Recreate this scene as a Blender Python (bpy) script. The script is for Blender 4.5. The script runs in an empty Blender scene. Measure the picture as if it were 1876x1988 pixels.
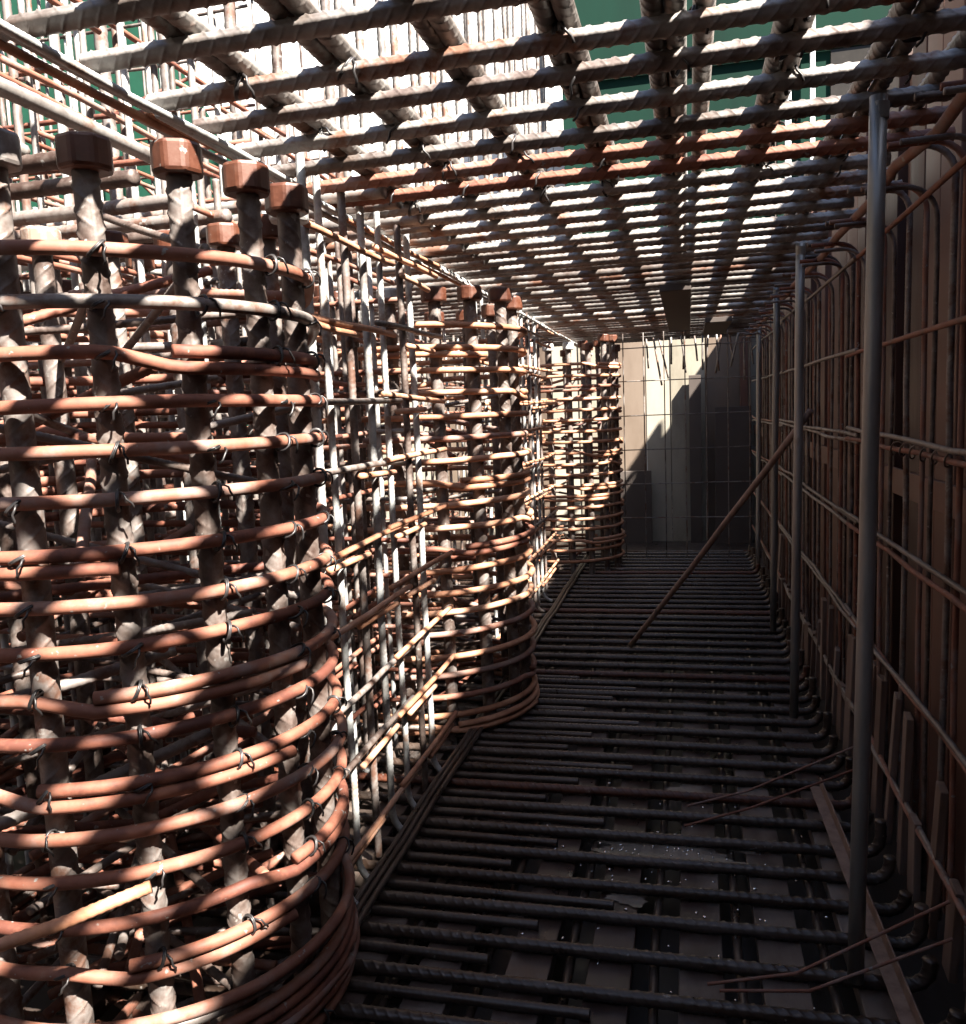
import bpy, bmesh, math, random
import numpy as np
from math import sin, cos, pi, radians
from mathutils import Vector, Matrix, Euler

random.seed(11); rng = np.random.default_rng(5)
sc = bpy.context.scene
C = sc.collection

# ------------------------------------------------------------------ camera
YAW, PITCH, ROLL, EYE = radians(13.715), radians(6.644), radians(2.4), 1.55
f = Vector((-sin(YAW)*cos(PITCH), cos(YAW)*cos(PITCH), -sin(PITCH)))
r = Vector((cos(YAW), sin(YAW), 0)); u = r.cross(f)
r2 = r*cos(ROLL) - u*sin(ROLL); u2 = u*cos(ROLL) + r*sin(ROLL)
cam = bpy.data.cameras.new('camera'); co = bpy.data.objects.new('camera', cam); C.objects.link(co)
M = Matrix((r2, u2, -f)).transposed().to_4x4(); M.translation = (0, 0, EYE)
co.matrix_world = M
cam.sensor_fit = 'HORIZONTAL'; cam.sensor_width = 36; cam.lens = 36*1650/1876
cam.clip_start = .05; cam.clip_end = 2000
sc.camera = co
# ------------------------------------------------------------------ light
SUN = Vector((.71, -.50, 1.0)).normalized()
w = bpy.data.worlds.new('World'); sc.world = w; w.use_nodes = True
nt = w.node_tree; sky = nt.nodes.new('ShaderNodeTexSky'); sky.sky_type = 'NISHITA'; sky.sun_disc = False
sky.sun_elevation = math.asin(SUN.z); sky.sun_rotation = math.atan2(SUN.x, SUN.y)
nt.links.new(sky.outputs[0], nt.nodes['Background'].inputs[0]); nt.nodes['Background'].inputs[1].default_value = .05
sl = bpy.data.lights.new('sun', 'SUN'); sl.energy = 5; sl.angle = radians(1.2); sl.color = (1, .93, .84)
so = bpy.data.objects.new('sun', sl); C.objects.link(so); so.rotation_euler = SUN.to_track_quat('Z', 'Y').to_euler()
sc.view_settings.view_transform = 'Standard'; sc.view_settings.look = 'None'; sc.view_settings.gamma = 1
sc.view_settings.exposure = 3.05
sc.render.engine = 'CYCLES'
sc.cycles.max_bounces = 6; sc.cycles.diffuse_bounces = 4; sc.cycles.glossy_bounces = 3

# ------------------------------------------------------------------ materials
ALB = dict(dark_mill_steel=.95, red_rust_steel=.6, orange_rust_steel=.95, zinc_grey_steel=.9, mill_scale_steel=.52, floor_steel=.75, bed_board=1.0, wet_mud=.6, puddle_water=1.0, glint_metal=1.0, brown_sheeting=1.0, black_wire=.8, rusted_coupler=.32,
           galvanised_tube=1.8, green_hoarding=.26, green_netting=.22, white_render=.75, cream_concrete=.42, beige_board=.35, dull_window=.35, old_timber=.8)
SPL = dict(red_rust_steel=.68, mill_scale_steel=.66, galvanised_tube=.66, orange_rust_steel=.7, rusted_coupler=.68, floor_steel=.7)
def mat(name, cols, rough=(.5, .75), scale=9., bump=.25, metal=0., stretch=(1, 1, 1), bscale=160., var=.12, pos=None):
    m = bpy.data.materials.new(name); m.use_nodes = True; t = m.node_tree; N = t.nodes; L = t.links
    k_ = ALB.get(name, .6); cols = [tuple(v*k_ for v in c) for c in cols]
    b = N['Principled BSDF']; b.inputs['Metallic'].default_value = metal
    if name in ('green_hoarding', 'green_netting', 'dull_window', 'white_render'): b.inputs['Specular IOR Level'].default_value = .08
    tc = N.new('ShaderNodeTexCoord'); oi = N.new('ShaderNodeObjectInfo')
    mp = N.new('ShaderNodeMapping'); mp.inputs['Scale'].default_value = stretch
    off = N.new('ShaderNodeVectorMath'); off.operation = 'MULTIPLY'; off.inputs[1].default_value = (37, 53, 71)
    L.new(oi.outputs['Random'], off.inputs[0]); L.new(tc.outputs['Object'], mp.inputs['Vector'])
    add = N.new('ShaderNodeVectorMath'); L.new(mp.outputs[0], add.inputs[0]); L.new(off.outputs[0], add.inputs[1])
    n1 = N.new('ShaderNodeTexNoise'); n1.inputs['Scale'].default_value = scale; n1.inputs['Detail'].default_value = 8; n1.inputs['Roughness'].default_value = .65
    L.new(add.outputs[0], n1.inputs['Vector'])
    # object to object variation shifts the ramp
    sh = N.new('ShaderNodeMath'); sh.operation = 'MULTIPLY_ADD'; sh.inputs[1].default_value = var*2; sh.inputs[2].default_value = -var
    L.new(oi.outputs['Random'], sh.inputs[0])
    s2 = N.new('ShaderNodeMath'); s2.operation = 'ADD'; L.new(n1.outputs[0], s2.inputs[0]); L.new(sh.outputs[0], s2.inputs[1])
    ra = N.new('ShaderNodeValToRGB'); e = ra.color_ramp.elements
    pos = pos or [.3+.4*i/(len(cols)-1) for i in range(len(cols))]
    while len(e) < len(cols): e.new(.5)
    for i, c in enumerate(cols): e[i].position = pos[i]; e[i].color = (*c, 1)
    L.new(s2.outputs[0], ra.inputs[0]); 
    if name in SPL:
        n3 = N.new('ShaderNodeTexNoise'); n3.inputs['Scale'].default_value = 42; n3.inputs['Detail'].default_value = 3
        L.new(add.outputs[0], n3.inputs['Vector'])
        m3 = N.new('ShaderNodeMapRange'); m3.inputs['From Min'].default_value = SPL[name]; m3.inputs['From Max'].default_value = SPL[name]+.04
        L.new(n3.outputs[0], m3.inputs['Value'])
        mx = N.new('ShaderNodeMixRGB'); mx.inputs[2].default_value = (.20, .185, .17, 1)
        L.new(m3.outputs[0], mx.inputs[0]); L.new(ra.outputs[0], mx.inputs[1]); L.new(mx.outputs[0], b.inputs['Base Color'])
    else: L.new(ra.outputs[0], b.inputs['Base Color'])
    mr = N.new('ShaderNodeMapRange'); mr.inputs['From Min'].default_value = .3; mr.inputs['From Max'].default_value = .7
    mr.inputs['To Min'].default_value = rough[0]; mr.inputs['To Max'].default_value = rough[1]
    n2 = N.new('ShaderNodeTexNoise'); n2.inputs['Scale'].default_value = bscale; n2.inputs['Detail'].default_value = 4
    L.new(add.outputs[0], n2.inputs['Vector']); L.new(n1.outputs[0], mr.inputs['Value']); L.new(mr.outputs[0], b.inputs['Roughness'])
    bp = N.new('ShaderNodeBump'); bp.inputs['Strength'].default_value = bump; bp.inputs['Distance'].default_value = .0007
    L.new(n2.outputs[0], bp.inputs['Height']); L.new(bp.outputs[0], b.inputs['Normal'])
    return m

G = dict(
 mill=mat('mill_scale_steel', [(.07,.04,.03), (.18,.135,.115), (.29,.255,.235), (.17,.085,.055)], (.42,.7), 12, .3, .15, (1,1,1)),
 dark=mat('dark_mill_steel', [(.07,.05,.04), (.13,.115,.105), (.22,.205,.19), (.13,.06,.035)], (.4,.65), 8, .3, .2),
 pale=mat('zinc_grey_steel', [(.16,.14,.13), (.30,.30,.29), (.42,.43,.42), (.24,.16,.12)], (.4,.65), 10, .25, .2),
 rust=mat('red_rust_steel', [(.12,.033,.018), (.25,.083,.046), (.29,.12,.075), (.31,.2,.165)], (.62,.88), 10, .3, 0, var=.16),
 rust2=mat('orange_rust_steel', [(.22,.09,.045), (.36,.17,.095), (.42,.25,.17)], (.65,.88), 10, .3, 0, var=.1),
 nut=mat('rusted_coupler', [(.11,.03,.015), (.24,.075,.035), (.30,.13,.08)], (.35,.6), 16, .3, .1),
 wire=mat('black_wire', [(.015,.014,.014), (.05,.045,.045)], (.35,.5), 30, .1, .3),
 tube=mat('galvanised_tube', [(.07,.07,.066), (.11,.11,.105), (.16,.16,.152)], (.3,.5), 5, .08, .5, (1,1,.25)),
 brown=mat('brown_sheeting', [(.035,.012,.006), (.08,.033,.02), (.12,.06,.042)], (.5,.8), 3, .3, 0, (1,1,.25), var=.2),
 floorbar=mat('floor_steel', [(.040,.022,.014), (.062,.043,.033), (.10,.075,.062)], (.24,.45), 8, .3, .2),
 timber=mat('old_timber', [(.08,.05,.035), (.20,.13,.10), (.27,.19,.15)], (.6,.85), 4, .4, 0, (6,6,.6), 60, .15),
 board=mat('bed_board', [(.025,.013,.009), (.055,.036,.029), (.15,.12,.10)], (.18,.6), 5, .25, 0, (1,.4,1), 60),
 mud=mat('wet_mud', [(.02,.013,.01), (.04,.028,.022), (.055,.04,.034)], (.15,.7), 2, .5, 0, bscale=25),
 drab=mat('dark_drab', [(.05,.035,.028), (.09,.07,.06), (.12,.10,.085)], (.8,.95), .6, .5, 0, bscale=8),
 earth=mat('site_earth', [(.10,.07,.05), (.18,.14,.11), (.22,.18,.14)], (.8,.95), .6, .5, 0, bscale=12),
 concrete=mat('cream_concrete', [(.30,.26,.19), (.52,.47,.37), (.62,.57,.47)], (.7,.9), 1.6, .3, 0, (1,1,.4), 40),
 stub=mat('weathered_board', [(.09,.05,.035), (.19,.12,.09), (.27,.2,.165)], (.6,.85), 4, .4, 0, (6,6,.6), 60, .15),
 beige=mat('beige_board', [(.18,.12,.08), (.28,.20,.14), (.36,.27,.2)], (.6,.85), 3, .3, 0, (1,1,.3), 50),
 white=mat('white_render', [(.66,.66,.64), (.78,.78,.76), (.82,.82,.81)], (.7,.9), 1.2, .15, 0, bscale=30, var=.02),
 wpaint=mat('white_paint', [(.6,.62,.62), (.75,.77,.77)], (.3,.5), 6, .1, 0, var=.02),
 green=mat('green_hoarding', [(.010,.05,.034), (.016,.075,.05), (.02,.09,.062)], (.7,.9), .8, .05, 0, (1,1,.3), 10, .1),
 net=mat('green_netting', [(.008,.07,.042), (.014,.11,.066), (.024,.14,.085)], (.7,.9), 3, .4, 0, bscale=90, var=.05),
 glass=mat('dull_window', [(.05,.045,.04), (.11,.10,.09)], (.2,.35), .8, .02, 0, bscale=5, var=.05),
 red=mat('red_cloth', [(.35,.05,.04), (.5,.1,.08)], (.8,.9), 5, .3, 0),
 glint=mat('glint_metal', [(.75,.74,.7), (.9,.9,.88)], (.08,.2), 30, .05, .9),
)
G['water'] = mat('puddle_water', [(.10,.085,.07), (.38,.33,.28)], (.08,.3), 4, .35, 0, bscale=14)

# ------------------------------------------------------------------ mesh helpers
def mesh_np(name, V, F, smooth=True):
    me = bpy.data.meshes.new(name); V = np.asarray(V, np.float32); F = np.asarray(F, np.int32)
    me.vertices.add(len(V)); me.vertices.foreach_set('co', V.ravel())
    me.loops.add(F.size); me.loops.foreach_set('vertex_index', F.ravel())
    me.polygons.add(len(F)); me.polygons.foreach_set('loop_start', np.arange(0, F.size, 4, dtype=np.int32))
    me.polygons.foreach_set('loop_total', np.full(len(F), 4, np.int32))
    me.polygons.foreach_set('use_smooth', np.full(len(F), smooth))
    me.update(calc_edges=True); me.validate(); return me

def sweep(path, rad, sides=10, rib=None, step=None, wob=0., name='bar'):
    """tube along a path; rib=(pitch,height) gives hot-rolled deformed bar"""
    P = np.asarray(path, float)
    seg = np.linalg.norm(np.diff(P, axis=0), axis=1); s = np.concatenate([[0], np.cumsum(seg)]); Lt = s[-1]
    if rib and step is None: step = rib[0]/4
    if step:
        n = max(2, int(Lt/step)+1); t = np.linspace(0, Lt, n)
        P = np.stack([np.interp(t, s, P[:, i]) for i in range(3)], 1); s = t
    n = len(P)
    if wob:
        k = max(3, int(Lt/.35)); kt = np.linspace(0, Lt, k+1)
        for i in range(3): P[:, i] += np.interp(s, kt, rng.normal(0, wob, k+1))
    T = np.gradient(P, axis=0); T /= np.linalg.norm(T, axis=1)[:, None]
    up = np.array([0, 0, 1.]) if abs(T[0, 2]) < .9 else np.array([1., 0, 0])
    A = np.zeros_like(P); a = np.cross(T[0], up); a /= np.linalg.norm(a)
    for i in range(n):
        a = a - T[i]*(a@T[i]); a /= np.linalg.norm(a); A[i] = a
    B = np.cross(T, A)
    th = np.linspace(0, 2*pi, sides, endpoint=False)
    R = np.full((n, sides), rad)
    if rib:
        half = (th >= pi)
        ph = s[:, None]/rib[0] + np.where(half, 2*pi-th, th)[None]/pi*1.5 + half[None]*.4
        fr = ph-np.floor(ph)-.5
        wd = max(.07, 1.5/sides*1.5, 1.1*step/rib[0]*.5)
        R = R + rib[1]*np.exp(-(fr/wd)**2)*np.abs(np.sin(th))[None]**.5
        R = R + rib[1]*.7*(np.abs(np.cos(th)) > .985)[None]
    V = P[:, None]+R[:, :, None]*(cos_(th)[None, :, None]*A[:, None]+sin_(th)[None, :, None]*B[:, None])
    V = V.reshape(-1, 3)
    i = np.arange(n-1)[:, None]*sides; j = np.arange(sides)[None]; j2 = (j+1) % sides
    F = np.stack([i+j, i+j2, i+sides+j2, i+sides+j], -1).reshape(-1, 4)
    # end caps: ring -> smaller ring -> centre quads
    caps = []
    for base, c, flip in ((0, P[0], True), ((n-1)*sides, P[-1], False)):
        ci = len(V); V = np.vstack([V, c[None]])
        for k in range(0, sides, 2):
            q = [base+k, base+(k+1) % sides, base+(k+2) % sides, ci]; caps.append(q[::-1] if flip else q)
    return mesh_np(name, V, np.vstack([F, np.array(caps)]))
cos_, sin_ = np.cos, np.sin

def arc(c, r_, a0, a1, n, ax='xz'):
    o = []
    for t in np.linspace(a0, a1, n):
        d = (r_*cos(t), r_*sin(t))
        o.append((c[0]+d[0], c[1], c[2]+d[1]) if ax == 'xz' else ((c[0]+d[0], c[1]+d[1], c[2]) if ax == 'xy' else (c[0], c[1]+d[0], c[2]+d[1])))
    return o

def box_bm(bm, lo, hi, rot=None, bev=0.):
    x = bmesh.ops.create_cube(bm, size=1)['verts']
    c = [(lo[i]+hi[i])/2 for i in range(3)]; s = [hi[i]-lo[i] for i in range(3)]
    for v in x: v.co = Vector((v.co.x*s[0]+c[0], v.co.y*s[1]+c[1], v.co.z*s[2]+c[2]))
    if rot: bmesh.ops.rotate(bm, verts=x, cent=c, matrix=rot)
    return x
def bm_mesh(bm, name, bev=0., smooth=False):
    if bev: bmesh.ops.bevel(bm, geom=bm.edges[:], offset=bev, segments=2, profile=.5, affect='EDGES')
    me = bpy.data.meshes.new(name); bm.to_mesh(me); bm.free()
    if smooth:
        for p in me.polygons: p.use_smooth = True
    return me
def boxm(name, lo, hi, bev=.003):
    bm = bmesh.new(); box_bm(bm, lo, hi); return bm_mesh(bm, name, bev)

def setm(me, m):
    if not me.materials: me.materials.append(m)
def thing(name, label, cat, loc=(0, 0, 0), group=None):
    o = bpy.data.objects.new(name, None); C.objects.link(o); o.location = loc; o.empty_display_size = .1
    o['label'] = label; o['category'] = cat
    if group: o['group'] = group
    return o
def solo(name, me, m, label, cat, loc=(0, 0, 0), group=None, rot=None):
    o = bpy.data.objects.new(name, me); C.objects.link(o); setm(me, m); o.location = loc
    if rot: o.rotation_euler = rot
    o['label'] = label; o['category'] = cat
    if group: o['group'] = group
    return o
def part(name, me, m, par, loc=(0, 0, 0), rot=(0, 0, 0), label=None):
    o = bpy.data.objects.new(name, me); C.objects.link(o)
    if not me.materials: me.materials.append(m)
    elif me.materials[0] != m:
        o.material_slots[0].link = 'OBJECT'; o.material_slots[0].material = m
    o.parent = par; o.location = loc; o.rotation_euler = rot
    if label: o['label'] = label
    return o
def struct(name, me, m, kind='structure'):
    o = bpy.data.objects.new(name, me); C.objects.link(o); setm(me, m); o['kind'] = kind; return o

def straight(L, d, axis='z', rib=True, fine=True, wob=0., sides=12, name='bar'):
    end = {'x': (L, 0, 0), 'y': (0, L, 0), 'z': (0, 0, L)}[axis]
    pitch = .9*d if d > .03 else .7*d
    if rib: return sweep([(0, 0, 0), end], d/2, sides, (pitch, .075*d if d > .03 else .06*d), (pitch/16 if d > .03 else pitch/8) if fine else pitch/2.5, wob, name)
    return sweep([(0, 0, 0), end], d/2, sides, None, .12, wob, name)

# ------------------------------------------------------------------ setting
bm = bmesh.new(); bmesh.ops.create_grid(bm, x_segments=60, y_segments=60, size=1)
for v in bm.verts:
    s_ = lambda a: math.copysign(abs(a)**3, a)*500
    v.co = (s_(v.co.x), s_(v.co.y), -.16)
struct('ground', bm_mesh(bm, 'ground'), G['mud'])
struct('site_terrace', boxm('terrace', (1.1, -6, -.3), (60, 12.5, 2.25), .02), G['earth'])

# tall dark boxes added round the cages to block low sky light
bm = bmesh.new()
box_bm(bm, (-40, -9, -.3), (30, -5.5, 7)); box_bm(bm, (7.5, -5.4, 2.26), (12, 13, 11)); box_bm(bm, (-16, -5.4, -.3), (-10, 19, 15)); box_bm(bm, (-9.9, 17.5, -.3), (12, 20, 17))
struct('sky_blocker', bm_mesh(bm, 'sky_blocker'), G['drab'])

# ------------------------------------------------------------------ top mat
CEIL = 2.28
mat_top = thing('top_rebar_mat', 'dense sunlit grid of thick ribbed bars overhead that roofs the corridor', 'rebar mat', (0, 0, 0))
Lc = 1.80
cb = [straight(Lc+.06*i, .040, 'x', wob=.001, sides=40) for i in range(3)]
cl = [straight(6.4, .040, 'x', fine=False, sides=8, wob=.002) for i in range(2)]
near_rust = {4, 5, 7}
k = 0
ys = []
y = 1.79-.2*21
while y < 9.85: ys.append(y); y += .2
for i, y in enumerate(ys):
    k = i-21
    yy = y+random.uniform(-.008, .008); rz = random.uniform(-.006, .006)-.012
    if k < 14: me = cb[i % 3]; x0 = -1.17
    else: me = cl[i % 2]; x0 = -5.72
    if 5 <= k < 14: x0 = -1.18
    m = G['dark']
    if k in (4, 5): m = G['rust']
    elif k in (1,) : m = G['mill']
    if 5 <= k < 14: part('cross_bar', cl[i % 2], G['dark'], mat_top, (-7.35, yy+random.uniform(-.04, .04), CEIL+random.uniform(-.003, .003)), (0, 0, rz))
    elif 0 <= k < 5: part('cross_bar', cl[i % 2], G['mill'], mat_top, (-7.75, yy+.1, CEIL-.1), (0, 0, rz))
    o = part('cross_bar', me, m, mat_top, (x0, yy, CEIL+random.uniform(-.006, .004)), (random.uniform(0, .6) if False else 0, 0, rz))
lb = straight(13.2, .040, 'y', fine=False, sides=10, wob=.002)
lbn = straight(4.6, .040, 'y', wob=.001, sides=32)
lbf = straight(5.65, .040, 'y', fine=False, sides=8, wob=.002)
for x, n in ((-.95, 2), (-.715, 2), (-.48, 2), (-.245, 2), (-.012, 3), (.222, 2), (.456, 2), (.60, 1)):
    for j in range(n):
        dx = (j-(n-1)/2)*(.043 if n == 2 else .05)
        part('long_bar', lbn, G['dark'], mat_top, (x+dx, -.2+random.uniform(-.1, .0), CEIL+.042+random.uniform(0, .004)), (random.uniform(0, 6) if False else 0, 0, random.uniform(-.003, .003)))
        part('long_bar', lbf, G['dark'], mat_top, (x+dx*1.02, 4.3, CEIL+.042), (0, 0, random.uniform(-.004, .004)))
        if j == 0: part('long_bar', lbf, G['dark'], mat_top, (x, -4.0+random.uniform(-.8, 0), CEIL+.042))
for i in range(14):
    x = -1.5-.3*i+random.uniform(-.03, .03)
    part('long_bar', lbf, G['dark'], mat_top, (x, 3.4+random.uniform(-.4, .2), CEIL+.042))
    if i < 8: part('long_bar', lbf, G['dark'], mat_top, (x, -3.2+random.uniform(-.4, .2), CEIL+.042))
# edge bundle of thinner lapped bars along the left top edge
eb = [straight(L_, .018, 'y', sides=8, wob=.003) for L_ in (1.1, 1.6, 2.2)]
yy = -.2
i = 0
while yy < 9.6:
    for j in range(3):
        if random.random() < .85:
            part('edge_bar', eb[(i+j) % 3], G['pale'] if (i+j) % 3 else G['rust2'], mat_top,
                 (-1.135-.02*j+random.uniform(-.004, .004), yy+random.uniform(-.1, .2), 2.235+.012*(j % 2)), (random.uniform(-.006, .006), 0, random.uniform(-.008, .008)))
    yy += 1.0; i += 1

# timbers lying on the underside far along
part_b = lambda x0, x1, y0, y1, z: boxm('plank', (x0, y0, z-.02), (x1, y1, z+.02), .003)
solo('scaffold_plank', part_b(-.15, .03, 5.15, 7.9, 2.225), G['drab'], 'long dark plank hung under the far part of the overhead grid', 'plank')
solo('scaffold_plank', part_b(.15, .36, 7.3, 8.6, 2.225), G['drab'], 'short dark plank under the overhead grid near the far fence', 'plank')

# ------------------------------------------------------------------ bottom mat
mb = thing('bottom_rebar_mat', 'dark grid of heavy ribbed bars laid across the corridor floor', 'rebar mat', (0, 0, 0))
def floor_bar(h):
    x0, x1, rb = -2.3, .60, .06
    p = [(x0, 0, 0), (x1-rb, 0, 0)] + arc((x1-rb, 0, rb), rb, -pi/2, 0, 7)[1:] + [(x1, 0, rb+h)]
    return sweep(p, .018, 26, (.032, .0026), .0026, 0, 'floor_bar')
fb = [floor_bar(h) for h in (.0, .02, .06)]
y = 1.05; i = 0
while y < 8.9:
    part('cross_bar', fb[(i*7) % 3], G['floorbar'] if i % 9 != 4 else G['nut'], mb, (random.uniform(-.015, .015), y+random.uniform(-.008, .008), .024), (0, 0, random.uniform(-.004, .004)+.006))
    y += .17; i += 1
sb = [straight(L_, .028, 'x', sides=10) for L_ in (.45, .6, .75)]
for i in range(22):
    part('lap_bar', sb[i % 3], G['floorbar'], mb, (-1.03+random.uniform(-.05, .05), 1.14+.17*i*1.0+random.uniform(-.01, .01), .019), (0, 0, random.uniform(-.01, .01)))
for j in range(-3, 7):
    x = -.93+.235*j
    part('bed_board', boxm('bed_board', (x-.06, .2, -.045), (x+.06, 8.8, .004), .003), G['board'], mb, (random.uniform(-.01, .01), 0, 0), (0, 0, random.uniform(-.003, .003)))
lf = straight(8.4, .02, 'y', fine=False, sides=8, wob=.003)
for x, z in ((-1.0, .055), (-.975, .055), (-1.025, .058),):
    part('long_bar', lf, G['floorbar'], mb, (x, .6, z), (0, 0, random.uniform(-.002, .002)))
lw = straight(8.4, .025, 'y', fine=False, sides=8, wob=.002)
for j in range(6):
    part('under_bar', lw, G['floorbar'], mb, (-.93+.235*j+.1175, .6, -.012), (0, 0, random.uniform(-.002, .002)))
# puddle, and pale metallic beads that stand in for water glints
bm = bmesh.new()
for cx_, cy_, ra_, rb_ in ((-.14, 2.86, .21, .10), (.06, 2.80, .13, .05), (-.34, 2.93, .08, .035), (.16, 2.93, .07, .04), (-.02, 3.35, .08, .05), (-.2, 2.55, .06, .04)):
    p_ = random.uniform(0, 6); vs = []
    for k in range(72):
        t = 2*pi*k/72; q = 1+.2*sin(3*t+p_)+.12*sin(7*t+2*p_)+.07*sin(17*t)+random.uniform(-.05, .05)
        vs.append(bm.verts.new((cx_+ra_*q*cos(t), cy_+rb_*q*sin(t), .0065+.0004*len(bm.faces))))
    bm.faces.new(vs)
struct('puddle', bm_mesh(bm, 'puddle'), G['water'])
bm = bmesh.new()
for k in range(230):
    cx, cy = random.gauss(-.12, .36), random.gauss(2.7, .5); zz = .006
    if k % 3 == 0: cx, cy, zz = random.gauss(-.1, .14), random.gauss(2.84, .06), .008
    s = random.uniform(.0012, .0042)
    bmesh.ops.create_icosphere(bm, subdivisions=2, radius=s, matrix=Matrix.Translation((max(-.9, min(.5, cx)), max(1.6, cy), zz+s*.3)) @ Matrix.Rotation(random.uniform(0, 3), 4, 'Z') @ Matrix.Diagonal((random.uniform(1, 2.4), 1, .8, 1)))
o = struct('glint_beads', bm_mesh(bm, 'glint_beads'), G['glint'], 'stuff')

# ------------------------------------------------------------------ column cages
def hoop_mesh(R, d, lap, sides=10, n=110):
    a = np.linspace(0, 2*pi+lap, n); kr = rng.normal(0, .0025, 14); kz = rng.normal(0, .002, 14)
    rr = R+np.interp(a, np.linspace(0, 2*pi+lap, 14), kr); zz = np.interp(a, np.linspace(0, 2*pi+lap, 14), kz)
    t = np.clip((a-(2*pi-.25))/.25, 0, 1); zz = zz-(d*1.08)*t
    tail = np.clip((a-(2*pi+lap-.10))/.10, 0, 1); rr = rr+tail*.008
    return sweep(np.stack([rr*np.cos(a), rr*np.sin(a), zz], 1), d/2, sides, None, None, 0, 'hoop')
HOOPS = [hoop_mesh(.5, .029, l) for l in (.75, 1.1, 1.3, .9, 1.0)]
def nut_mesh():
    bm = bmesh.new(); bmesh.ops.create_cone(bm, cap_ends=True, segments=8, radius1=.055, radius2=.055, depth=.066)
    me = bm_mesh(bm, 'coupler', .009)
    return me
NUT = nut_mesh()
def tie_mesh():
    P = []
    for k in range(34):
        t = 2*pi*k/16
        P.append((.013*sin(t)+.0035*k/16, .0195*cos(t)+.001*sin(3*t), .0185*sin(t)))
    P += [(.018, -.020, .010), (.022, -.026, .004), (.020, -.030, -.008), (.024, -.027, -.020), (.022, -.024, -.030)]
    return sweep(P, .0026, 5, None, None, 0, 'tie_wire')
TIE = tie_mesh()
def big(L, d=.05, fine=True):
    return straight(L, d, 'z', fine=fine, sides=36 if fine else 10, wob=.002, name='vertical_bar')
VB = [big(2.2), big(2.2), big(2.2)]
VF = [big(2.22, .05, False), big(2.14, .05, False)]
CT = [straight(.82, .02, 'x', sides=8, wob=.003), straight(.7, .025, 'x', sides=8, wob=.003)]
def column(loc, label, phase, near, z0=.06, z1=1.90, step=.1, hoopmat='rust', R=.5, extra=0, ties=False, rs=1.):
    t = thing('column_cage', label, 'rebar cage', (*loc, 0), 'round rebar cages along the left')
    bars = []
    for k in range(16):
        a = radians(-90+phase+22.5*k); L_ = random.choice((0, 1, 2))
        me = (VB if near else VF)[L_ % (3 if near else 2)]
        lean = random.uniform(-.006, .006)
        m = G['mill']
        vb = part('vertical_bar', me, m, t, (.458*cos(a), .458*sin(a), (-.075 if near else 0)+random.uniform(-.008, .012)), (lean, lean*.5, random.uniform(0, 6)))
        zt = 2.2 if near else (2.22, 2.14)[L_ % 2]
        part('coupler', NUT, G['nut'] if k % 5 else G['pale'], vb, (0, 0, zt-.03), (0, 0, random.uniform(0, 1)))
        bars.append(a)
    z = z1; i = 0
    hz = []
    while z > z0+(.036*extra): hz.append(z); z -= step*random.uniform(.93, 1.07)
    if extra: hz += [z0+.0+.036*q+random.uniform(-.006, .006) for q in range(extra)]
    for z in hz:
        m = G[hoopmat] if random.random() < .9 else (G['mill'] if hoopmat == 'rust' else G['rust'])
        s = random.uniform(.99, 1.012)
        h = part('hoop', HOOPS[i % 5], m, t, (random.uniform(-.004, .004), random.uniform(-.004, .004), z), (random.uniform(-.007, .007), random.uniform(-.007, .007), random.uniform(0, 2*pi)))
        h.scale = (s, s, 1); i += 1
    for q in range((64 if ties else 26) if near else 12):
        a = random.uniform(0, 2*pi); b = a+pi+random.uniform(-.9, .9)
        p0 = Vector((.44*cos(a), .44*sin(a), 0)); p1 = Vector((.44*cos(b), .44*sin(b), 0)); d = p1-p0
        ct = part('cross_tie', CT[q % 2], G['rust'] if q % 2 else G['mill'], t, (p0.x, p0.y, z0+.02+(z1-z0)*random.random()**(1.6 if ties else 1)), (0, random.uniform(-.35, .35), math.atan2(d.y, d.x)))
        ct.scale = (d.length/.8, 1, 1)
    if ties:
        n = 0
        front = [a for a in bars if cos(a-math.atan2(-loc[1], -loc[0])) > .1]
        for z in hz[:18]:
            for a in front:
                if n >= 98 or random.random() < .12: continue
                n += 1
                part('tie_wire', TIE, G['wire'], t, (.5*cos(a), .5*sin(a), z+random.uniform(-.003, .003)), (random.uniform(-.1, .1), random.uniform(.1, .7)*random.choice((-1, 1)), a+pi/2+random.uniform(-.2, .2)))
    t.scale = (rs, rs, 1)
    return t
column((-1.406, 1.90), 'nearest round cage of thick capped bars and red hoops, filling the lower left', 12, True, extra=7, ties=True)
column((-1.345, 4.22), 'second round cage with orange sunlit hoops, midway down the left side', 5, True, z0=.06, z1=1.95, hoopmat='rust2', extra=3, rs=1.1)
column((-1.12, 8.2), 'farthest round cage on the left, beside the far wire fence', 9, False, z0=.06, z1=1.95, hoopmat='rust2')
column((-2.5, 2.95), 'round cage standing behind the nearest cage in the back row', 3, False)
column((-2.25, 4.25), 'round cage standing behind the gap between the first two round cages', 8, False)
column((-2.9, 5.9), 'round cage of the back row seen through the left mesh wall', 15, False)

# loose bars pushed through the nearest cage
def loose(p0, p1, d, m, label, name='loose_bar', cat='steel bar', hook=False, group=None):
    p0, p1 = Vector(p0), Vector(p1); v = p1-p0
    P = [(0, 0, 0), tuple(v*.5+Vector((0, 0, -.006))), tuple(v)]
    me = sweep(P, d/2, 10, (.7*d, .06*d), None, 0, name)
    return solo(name, me, m, label, cat, p0, group)

for k in range(7):
    for x in (-.95, -.715, -.48, -.245, -.012, .222, .456):
        if random.random() < .3: continue
        part('tie_wire', TIE, G['wire'], mat_top, (x+random.uniform(-.02, .02), 1.79+.2*k, CEIL+.004), (random.uniform(-.3, .3), random.uniform(-.8, .8), random.uniform(-.4, .4))).scale = (1.3, 1.3, 1.3)
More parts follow.
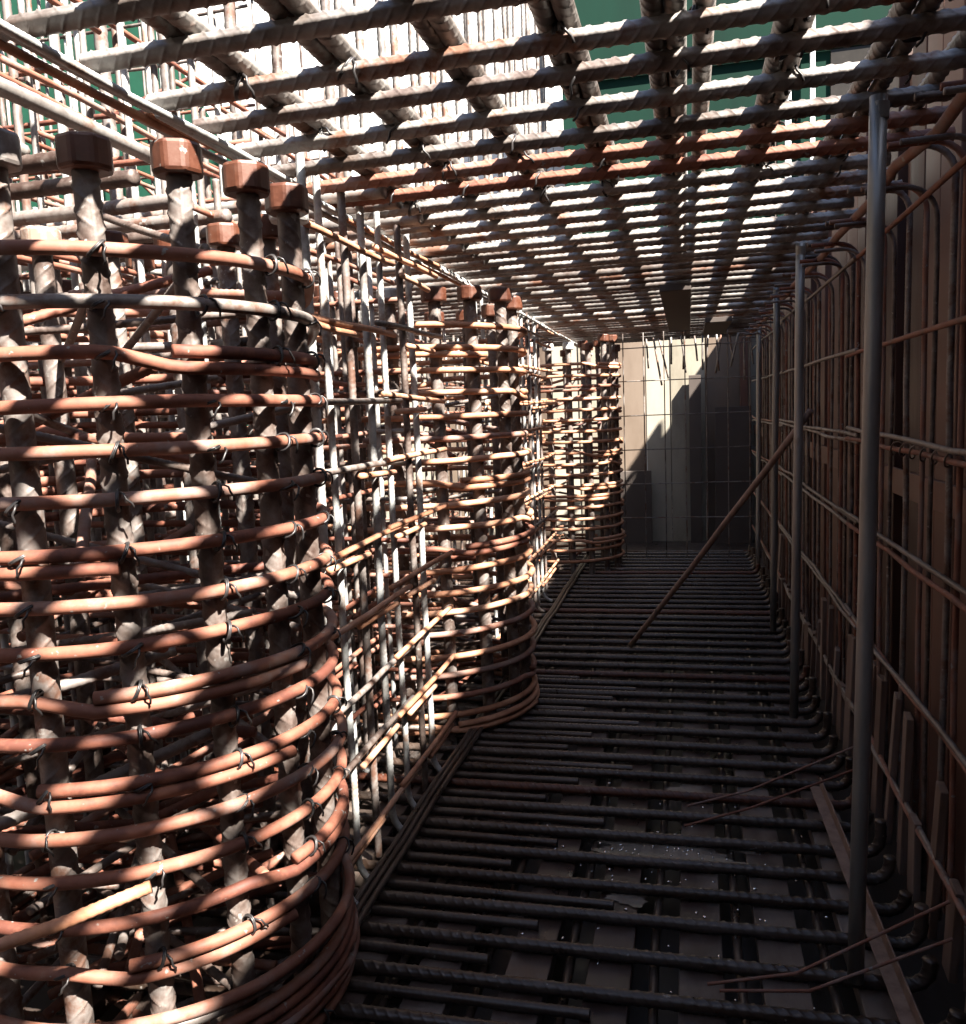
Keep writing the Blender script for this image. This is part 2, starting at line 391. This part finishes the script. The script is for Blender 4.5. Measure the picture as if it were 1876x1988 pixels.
# ------------------------------------------------------------------ left mesh walls
def hooked(h, d, dirx, fine, z0=.0):
    rb = .09
    p = [(0, 0, h), (0, 0, rb+z0)] + arc((dirx*rb, 0, rb+z0), rb, pi, pi*1.45, 7)[1:] if dirx > 0 else [(0, 0, h), (0, 0, z0)]
    return sweep(p, d/2, 10 if fine else 8, (.7*d, .06*d), .7*d/(4 if fine else 2), .0015, 'vertical_bar')
HK = [hooked(2.31, .025, 1, True), hooked(2.27, .022, 1, True), hooked(2.30, .025, 0, True)]
HF = [hooked(2.30, .025, 1, False), hooked(2.28, .022, 0, False)]
def mesh_wall(label, x, y0, y1, sp, levels, near, mats=('pale', 'pale', 'mill'), hm='rust2', z1=None, dx=.0):
    t = thing('mesh_wall', label, 'rebar mesh', (x, (y0+y1)/2, 0), 'vertical mesh walls on the left'); oy = (y0+y1)/2
    y = y0; i = 0
    while y < y1:
        me = (HK if near else HF)[i % (3 if near else 2)]
        o = part('vertical_bar', me, G[mats[i % 3]], t, (random.uniform(-.008, .008), y-oy, .03), (random.uniform(-.006, .006), random.uniform(-.004, .004), 0))
        if z1: o.scale = (1, 1, z1/2.3*random.uniform(.9, 1.08))
        y += sp*random.uniform(.85, 1.12); i += 1
    LW = y1-y0
    for z in levels:
        n = 2 if LW < 3 else 3
        for q in range(n):   # lapped pairs
            L_ = LW/n*1.35; ya = -LW/2+q*LW/n-.05
            me = sweep([(0, 0, 0), (0, L_, 0)], .0105, 8, None, .15, .0035, 'tie_bar')
            part('horizontal_bar', me, G[hm] if random.random() < .8 else G['mill'], t, (.026+.006*(q % 2), ya, z+.024*(q % 2)+random.uniform(-.01, .01)), (random.uniform(-.02, .02), 0, random.uniform(-.01, .01)))
            if random.random() < .75:
                me2 = sweep([(0, 0, 0), (0, L_*.45, 0)], .0105, 8, None, .15, .003, 'tie_bar')
                part('horizontal_bar', me2, G[hm], t, (.028, ya+random.uniform(0, L_*.5), z-.026+random.uniform(-.006, .006)), (random.uniform(-.02, .02), 0, 0))
    return t
LV = [2.10, 1.84, 1.60, 1.39, 1.14, .91, .67, .46, .2]
mesh_wall('sunlit mesh wall with hooked feet between the first two round cages', -1.06, 2.30, 3.42, .165, LV, True)
mesh_wall('mesh wall between the second and the farthest round cage', -1.15, 4.75, 6.95, .19, LV, False)
mesh_wall('second mesh wall standing just behind the sunlit one', -1.42, 2.35, 3.8, .15, [z+.07 for z in LV], False, ('pale', 'mill', 'mill'), 'rust')
mesh_wall('tall mesh wall rising above the overhead grid behind the nearest cage', -1.95, .9, 5.0, .17, [z-.03 for z in LV]+[2.6, 2.9], False, ('pale', 'pale', 'mill'), 'rust', z1=3.1)
mesh_wall('mesh wall behind the second round cage', -2.1, 5.1, 9.2, .19, LV, False, ('pale', 'mill', 'mill'), 'rust')
mesh_wall('rear mesh wall deep in the cage forest on the left', -3.6, 2.0, 8.5, .2, LV+[2.6], False, ('pale', 'mill', 'dark'), 'rust', z1=2.9)
mesh_wall('rearmost mesh wall in front of the green netting', -4.7, 2.5, 9.5, .24, LV, False, ('pale', 'mill', 'dark'), 'rust', z1=2.7)
# transverse mesh walls (bars run across)
def cross_wall(label, y, x0, x1, sp, levels, zs=1.):
    t = thing('mesh_wall', label, 'rebar mesh', ((x0+x1)/2, y, 0), 'vertical mesh walls on the left'); ox = (x0+x1)/2
    x = x0; i = 0
    while x < x1:
        part('vertical_bar', HF[1], G[('pale', 'mill', 'dark')[i % 3]], t, (x-ox, random.uniform(-.01, .01), .03)).scale = (1, 1, zs*random.uniform(.93, 1.06)); x += sp*random.uniform(.8, 1.15); i += 1
    for z in levels:
        me = sweep([(0, 0, 0), (x1-x0, 0, 0)], .011, 8, None, .15, .005, 'tie_bar')
        part('horizontal_bar', me, G['rust'] if random.random() < .6 else G['mill'], t, (x0-ox, -.025, z+random.uniform(-.01, .01)), (0, random.uniform(-.01, .01), 0))
    return t
cross_wall('cross mesh wall just behind the nearest round cage', 2.62, -3.4, -1.5, .14, [.12*i+.1 for i in range(18)]+[2.45, 2.75], 1.33)
cross_wall('cross mesh wall between the second mesh wall and second round cage', 3.6, -4.6, -1.15, .16, [.15*i+.12 for i in range(14)])
cross_wall('far cross mesh wall between back row cages', 6.6, -4.6, -1.15, .18, [.15*i+.12 for i in range(14)])
cross_wall('cross mesh wall left of the nearest round cage', 2.2, -4.4, -2.0, .16, [.14*i+.12 for i in range(15)]+[2.5], 1.3)
cross_wall('tall cross mesh wall rising in front of the green netting', 3.1, -5.4, -1.6, .2, [.2*i+1.2 for i in range(9)], 1.5)
mesh_wall('tallest mesh wall beside the back row of round cages', -2.5, 1.6, 6.0, .2, [.25*i+.2 for i in range(12)], False, ('pale', 'mill', 'dark'), 'rust', z1=3.3)

tcw = cross_wall('tallest cross mesh wall, rising high against the white wall at the upper left', 5.3, -5.6, -2.7, .17, [.3*i+2.4 for i in range(9)], 2.15)
cross_wall('tall cross mesh wall behind the start of the upright starter bars', 6.9, -4.9, -2.45, .19, [.33*i+2.4 for i in range(9)], 2.3)
cross_wall('low fine mesh wall tight behind the nearest round cage', 2.46, -2.7, -1.14, .12, [.105*i+.08 for i in range(18)], .8)
for i in range(10):
    x = random.uniform(-5.6, -2.9); y = random.uniform(4.2, 6.2); z = random.uniform(2.5, 4.2)
    d_ = Vector((random.uniform(-.9, .9), random.uniform(-1, 1), random.uniform(-.6, .8)))
    part('loose_bar', sweep([(0, 0, 0), tuple(d_)], .014, 8, (.02, .0012), .01), G['rust'], tcw, (x+4.15, y-5.3, z))
# ------------------------------------------------------------------ starter bars above the overhead grid
ST = straight(5.6, .062, 'z', fine=False, sides=10, wob=.004, name='starter_bar')
st_t = thing('starter_bar_row', 'long row of tall upright bars against the white wall above the overhead grid', 'starter bars', (-2.3, 10, 2.3))
y = 5.9; i = 0
while y < 15.2:
    part('upright_bar', ST, G['dark'], st_t, (random.uniform(-.06, .06), y-10, -.1), (random.uniform(-.006, .006), random.uniform(-.006, .006), 0)); y += .36; i += 1
for q in range(5):
    part('upright_bar', ST, G['mill'], st_t, (random.uniform(-.1, .1)-.1*q, 5.5-.42*q-10, -.1), (random.uniform(-.01, .01), 0, 0))
for z in (1.7, 3.1):
    part('tie_rail', straight(9.6, .03, 'y', fine=False, sides=8), G['mill'], st_t, (-.05, -4.2, z))
part('raker', sweep([(0, 0, 0), (.1, 2.4, 3.4)], .028, 8, None, .3), G['wpaint'], st_t, (.15, -1.0, -.1))

# ------------------------------------------------------------------ right wall
rw = thing('sheeted_wall', 'tall dark brown sheeted wall closing the right side of the corridor', 'wall', (.8, 4, 0))
bw = []
for k in range(6):
    w_ = .2
    bm = bmesh.new(); box_bm(bm, (0, -w_/2+.004, -.3), (.05, w_/2-.004, (2.87, 2.80, 2.93, 2.84, 3.0, 2.78)[k])); bw.append(bm_mesh(bm, 'sheet', .004))
y = -3.2; i = 0
while y < 11:
    part('sheet', bw[(i*i+i//3) % 6], G['brown'], rw, (random.choice((0, .0, .02, .035)), y-4, random.uniform(-.03, .0)), (0, 0, random.uniform(-.03, .03))); y += .2; i += 1
for z in (1.22,):
    part('waler', boxm('waler', (-.015, -7, z-.05), (.0, 7, z+.05), .003), G['brown'], rw, (-.003, 0, 0))
part('backing', boxm('backing', (.06, -8, -.3), (.12, 7.5, 2.78), .004), G['brown'], rw)
for i in range(30):
    y = 1.75+.185*i+random.uniform(-.02, .02); h = random.choice((.25, .36, .44, .52))
    bm = bmesh.new(); box_bm(bm, (0, -.04, 0), (.022, .04, h)); me = bm_mesh(bm, 'kicker_board', .003)
    part('kicker_board', me, G['stub'], rw, (-.155, y-4, .02), (0, random.uniform(0, .07), random.uniform(-.15, .15)))
rm = thing('mesh_wall', 'dark mesh wall with lapped long bars fixed to the sheeting on the right', 'rebar mesh', (.68, 4, 0))
def topbend(d, h):
    rb = .085
    p = [(0, 0, 0), (0, 0, h)] + arc((-rb, 0, h), rb, 0, pi*.5, 7)[1:] + [(-rb-.1, 0, h+rb)]
    return sweep(p, d/2, 8, (.7*d, .06*d), .7*d/3, .002, 'vertical_bar')
TB = [topbend(.016, 2.06), topbend(.018, 2.09), topbend(.014, 2.02)]
y = 1.2; i = 0
while y < 8.7:
    part('vertical_bar', TB[i % 3], G['mill'] if i % 3 else G['rust'], rm, (random.uniform(-.006, .02), y-4, .03), (random.uniform(-.004, .004), 0, 0)); y += random.choice((.09, .15, .17, .19)); i += 1
for z, n in ((2.10, 1), (1.74, 1), (1.37, 2), (1.02, 2), (.62, 2), (.24, 2)):
    for seg in range(3):
        for q in range(n):
            me = sweep([(0, 0, 0), (0, 2.95, 0)], .008, 8, (.012, .0007), .02, .004, 'long_bar')
            part('long_bar', me, G['rust'] if (seg+q) % 3 == 0 else G['mill'], rm, (-.022, 1.0+2.7*seg-4+random.uniform(-.1, .1), z+.022*q+random.uniform(-.008, .008)), (random.uniform(-.008, .008), 0, 0))
for z in (1.37,):   # spiral wire round the lapped pair
    P = [(.016*cos(t)*.9, t/(2*pi)*.12, .022*sin(t)) for t in np.linspace(0, 2*pi*6, 120)]
    part('spiral_wire', sweep(P, .0028, 6, None, None), G['mill'], rm, (-.022, 2.35-4, z+.011))
part('top_bar', sweep([(0, 0, 0), (0, 8.4, 0)], .015, 10, (.02, .0012), .012, .004), G['rust'], rm, (-.09, .6-4, 2.185))

# ------------------------------------------------------------------ steel props and loose pieces
def prop(p0, p1, label, d=.041):
    p0, p1 = Vector(p0), Vector(p1)
    t = thing('prop_tube', label, 'steel prop', p0, 'upright steel tubes beside the right wall')
    v = p1-p0
    part('tube', sweep([(0, 0, .004), tuple(v)], d/2, 20, None, .3, .0012), G['tube'], t)
    bm = bmesh.new(); bmesh.ops.create_cone(bm, cap_ends=True, segments=20, radius1=d/2+.0015, radius2=d/2+.0015, depth=.04)
    part('collar', bm_mesh(bm, 'collar', .002), G['tube'], t, v*.985)
prop((.405, 2.207, .042), (.458, 2.306, 2.262), 'nearest grey steel tube standing by the right wall')
prop((.475, 4.144, .042), (.515, 4.25, 2.262), 'second steel tube from the camera, crossed by the slanting bar')
prop((.53, 5.75, .042), (.56, 5.8, 2.262), 'third steel tube from the camera by the right wall')
prop((.60, 7.9, .042), (.62, 7.95, 2.262), 'farthest steel tube, close to the far wire fence')
solo('slanting_brace', sweep([(0, 0, 0), (.86, -1.0, 1.34), (.93, -1.08, 1.45)], .016, 12, None, .2, .002), G['timber'], 'long brown bar slanting up from the floor to the second tube', 'brace', (-.369, 5.295, .05))
P0 = Vector((.450, 3.26, .095)); P1 = Vector((.497, 1.93, .06)); v = P1-P0
bm = bmesh.new(); box_bm(bm, (-.02, 0, 0), (.02, v.length, .005)); box_bm(bm, (-.02, 0, .005), (-.015, v.length, .042))
solo('angle_iron', bm_mesh(bm, 'angle', .0015), G['timber'], 'brown angle iron lying on the floor bars behind the nearest tube', 'angle iron', P0, rot=v.to_track_quat('Y', 'Z').to_euler())
def wirebar(P, label, m='mill'):
    P = np.array(P); return solo('tie_rod', sweep(P-P[0], .004, 7, (.010, .0007), .0033, 0), G['rust' if m == 'mill' else m], label, 'thin rod', tuple(P[0]))
wirebar([(-.02, 3.13, .05), (.2, 3.18, .10), (.62, 3.30, .26)], 'upper thin rod of the pair bent out of the right wall behind the nearest tube')
wirebar([(-.03, 2.97, .05), (.2, 3.05, .095), (.6, 3.2, .21)], 'lower thin rod of the pair bent out of the right wall behind the nearest tube')
wirebar([(.03, 2.12, .05), (.25, 2.13, .10), (.62, 2.20, .29)], 'upper thin rod of the pair crossing behind the foot of the nearest tube')
wirebar([(.06, 2.10, .05), (.28, 2.11, .07), (.62, 2.17, .21)], 'lower thin rod of the pair crossing behind the foot of the nearest tube')

# ------------------------------------------------------------------ far end: fence and boarded wall
fn = thing('wire_fence', 'open wire mesh fence panel across the far end of the corridor', 'fence', (0, 8.6, 0))
for i in range(8):
    x = -.62+.2*i
    part('wire', sweep([(0, 0, 0), (random.uniform(-.01, .01), 0, 2.6)], .0062, 6, None, .3, .001), G['dark'], fn, (x, 0, -.1))
for i in range(8):
    part('wire', sweep([(0, 0, 0), (1.6, 0, 0)], .0058, 6, None, .3, .001), G['dark'], fn, (-.75, -.009, .1+.34*i+(.0 if i != 6 else -.02)), (0, random.uniform(-.006, .006), 0))
fw = thing('boarded_wall', 'cream boarded wall behind the far fence, sunlit above and shaded below', 'wall', (0, 10.9, 0))
x = -5.0; i = 0
ws = [.42, .5, .34, .46, .38, .3]
while x < 3.5:
    w_ = ws[i % 6]; dark = (i % 3 == 1)
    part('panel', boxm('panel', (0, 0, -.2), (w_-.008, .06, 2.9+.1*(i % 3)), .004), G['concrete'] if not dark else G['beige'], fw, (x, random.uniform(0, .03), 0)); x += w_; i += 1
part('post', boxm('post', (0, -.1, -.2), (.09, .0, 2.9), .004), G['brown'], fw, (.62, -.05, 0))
part('post', boxm('post', (0, -.1, -.2), (.14, .0, 1.9), .004), G['drab'], fw, (.02, -.05, 0))
part('low_board', boxm('low_board', (0, -.06, -.2), (.55, .0, .75), .004), G['drab'], fw, (-1.0, -.09, 0))
part('low_board', boxm('low_board', (0, -.06, -.2), (.42, .0, 1.5), .004), G['drab'], fw, (.32, -.16, 0))
hb = thing('hanging_bars', 'short dark bars hanging from the far edge of the overhead grid', 'steel bars', (0, 9.3, 2.28))
for x, h, l_ in ((-.34, .52, .08), (-.29, .45, .1), (-.06, .40, .05), (-.02, .36, -.02), (.16, .38, 0), (.30, .40, .02), (.35, .42, -.06), (.52, .36, -.08), (.63, .35, .03), (-.42, .33, .02), (-.16, .30, .0), (.08, .28, .03), (.22, .44, -.03), (.43, .3, .04), (.58, .5, .0)):
    part('hanging_bar', sweep([(0, 0, 0), (l_, 0, -h)], .010, 8, None, .1, .001), G['dark'], hb, (x, random.uniform(-.1, .1), 0))

# ------------------------------------------------------------------ beyond: walls, hoarding, netting
ww = thing('white_wall', 'bright white wall behind the row of upright starter bars', 'wall', (-6, 15.6, 0))
for i in range(-6, 6): part('panel', boxm('panel', (-4+i*1.55, 0, -.1), (-4+(i+1)*1.55-.01, .2, 10), .01), G['white'], ww, (0, .004*i, 0))
gh = thing('green_hoarding', 'dark green panelled hoarding with white posts beyond the overhead grid', 'hoarding', (2, 14, 0))
for i in range(6):
    part('panel', boxm('panel', (-3.85+i*1.6, 0, 3.5), (-3.85+(i+1)*1.6-.02, .06, 9.5), .01), G['green'], gh)
    part('lower_panel', boxm('panel', (-3.85+i*1.6, 0, 2.0), (-3.85+(i+1)*1.6-.02, .06, 3.48), .01), G['glass'], gh, (0, .01, 0))
for x, y_, z0, z1, wd in ((-.55, -.12, 2, 7.2, .09), (-.2, -.12, 2, 7.2, .07), (1.35, -.14, 2, 9, .12), (1.6, -.14, 2, 9, .05), (3.2, -.14, 2, 9, .08), (-2.0, -.1, 2.0, 5.2, .05)):
    part('post', boxm('post', (0, -.08, z0), (wd, 0, z1), .006), G['wpaint'], gh, (x, y_, 0))
for z in (3.5, 5.0, 6.6): part('rail', boxm('rail', (-3.8, -.05, z), (5.6, 0, z+.05), .006), G['wpaint'] if z < 4 else G['green'], gh, (0, -.02, 0))
for x, z in ((.1, 4.2), (.1, 5.6), (2.0, 4.4)):
    part('window', boxm('window', (0, -.04, 0), (1.0, 0, 1.0), .006), G['glass'], gh, (x, -.004, z))
# netting with folds
bm = bmesh.new(); nx, nz = 90, 14; grid = []
for i in range(nx):
    for j in range(nz):
        t = i/(nx-1); x = -9.3+5.0*t; y = 2.4+6.5*t+.12*sin(t*70)+.05*sin(t*173+j*.4); z = .2+(6.0-2.8*max(0, (t-.8)/.2))*j/(nz-1)+.05*sin(t*31)
        grid.append(bm.verts.new((x+8.5, y-3.2, z)))
for i in range(nx-1):
    for j in range(nz-1): bm.faces.new((grid[i*nz+j], grid[(i+1)*nz+j], grid[(i+1)*nz+j+1], grid[i*nz+j+1]))
me = bm_mesh(bm, 'net', smooth=True); o = solo('green_netting', me, G['net'], 'folded green debris netting hung behind the cages at the upper left', 'netting', (-8.5, 3.2, 0))
sm = o.modifiers.new('thickness', 'SOLIDIFY'); sm.thickness = .006
loose((-1.46, 1.40, .98), (-1.15, 1.68, 1.04), .026, G['mill'], 'upper ribbed bar poking slantwise into the nearest cage at the left edge')
loose((-1.50, 1.40, .70), (-1.10, 1.72, .83), .028, G['mill'], 'middle ribbed bar slanting into the nearest cage at the left edge')
loose((-1.30, 1.18, .60), (-1.03, 1.36, .66), .024, G['rust2'], 'pale bar lying in front of the nearest cage at the lower left')
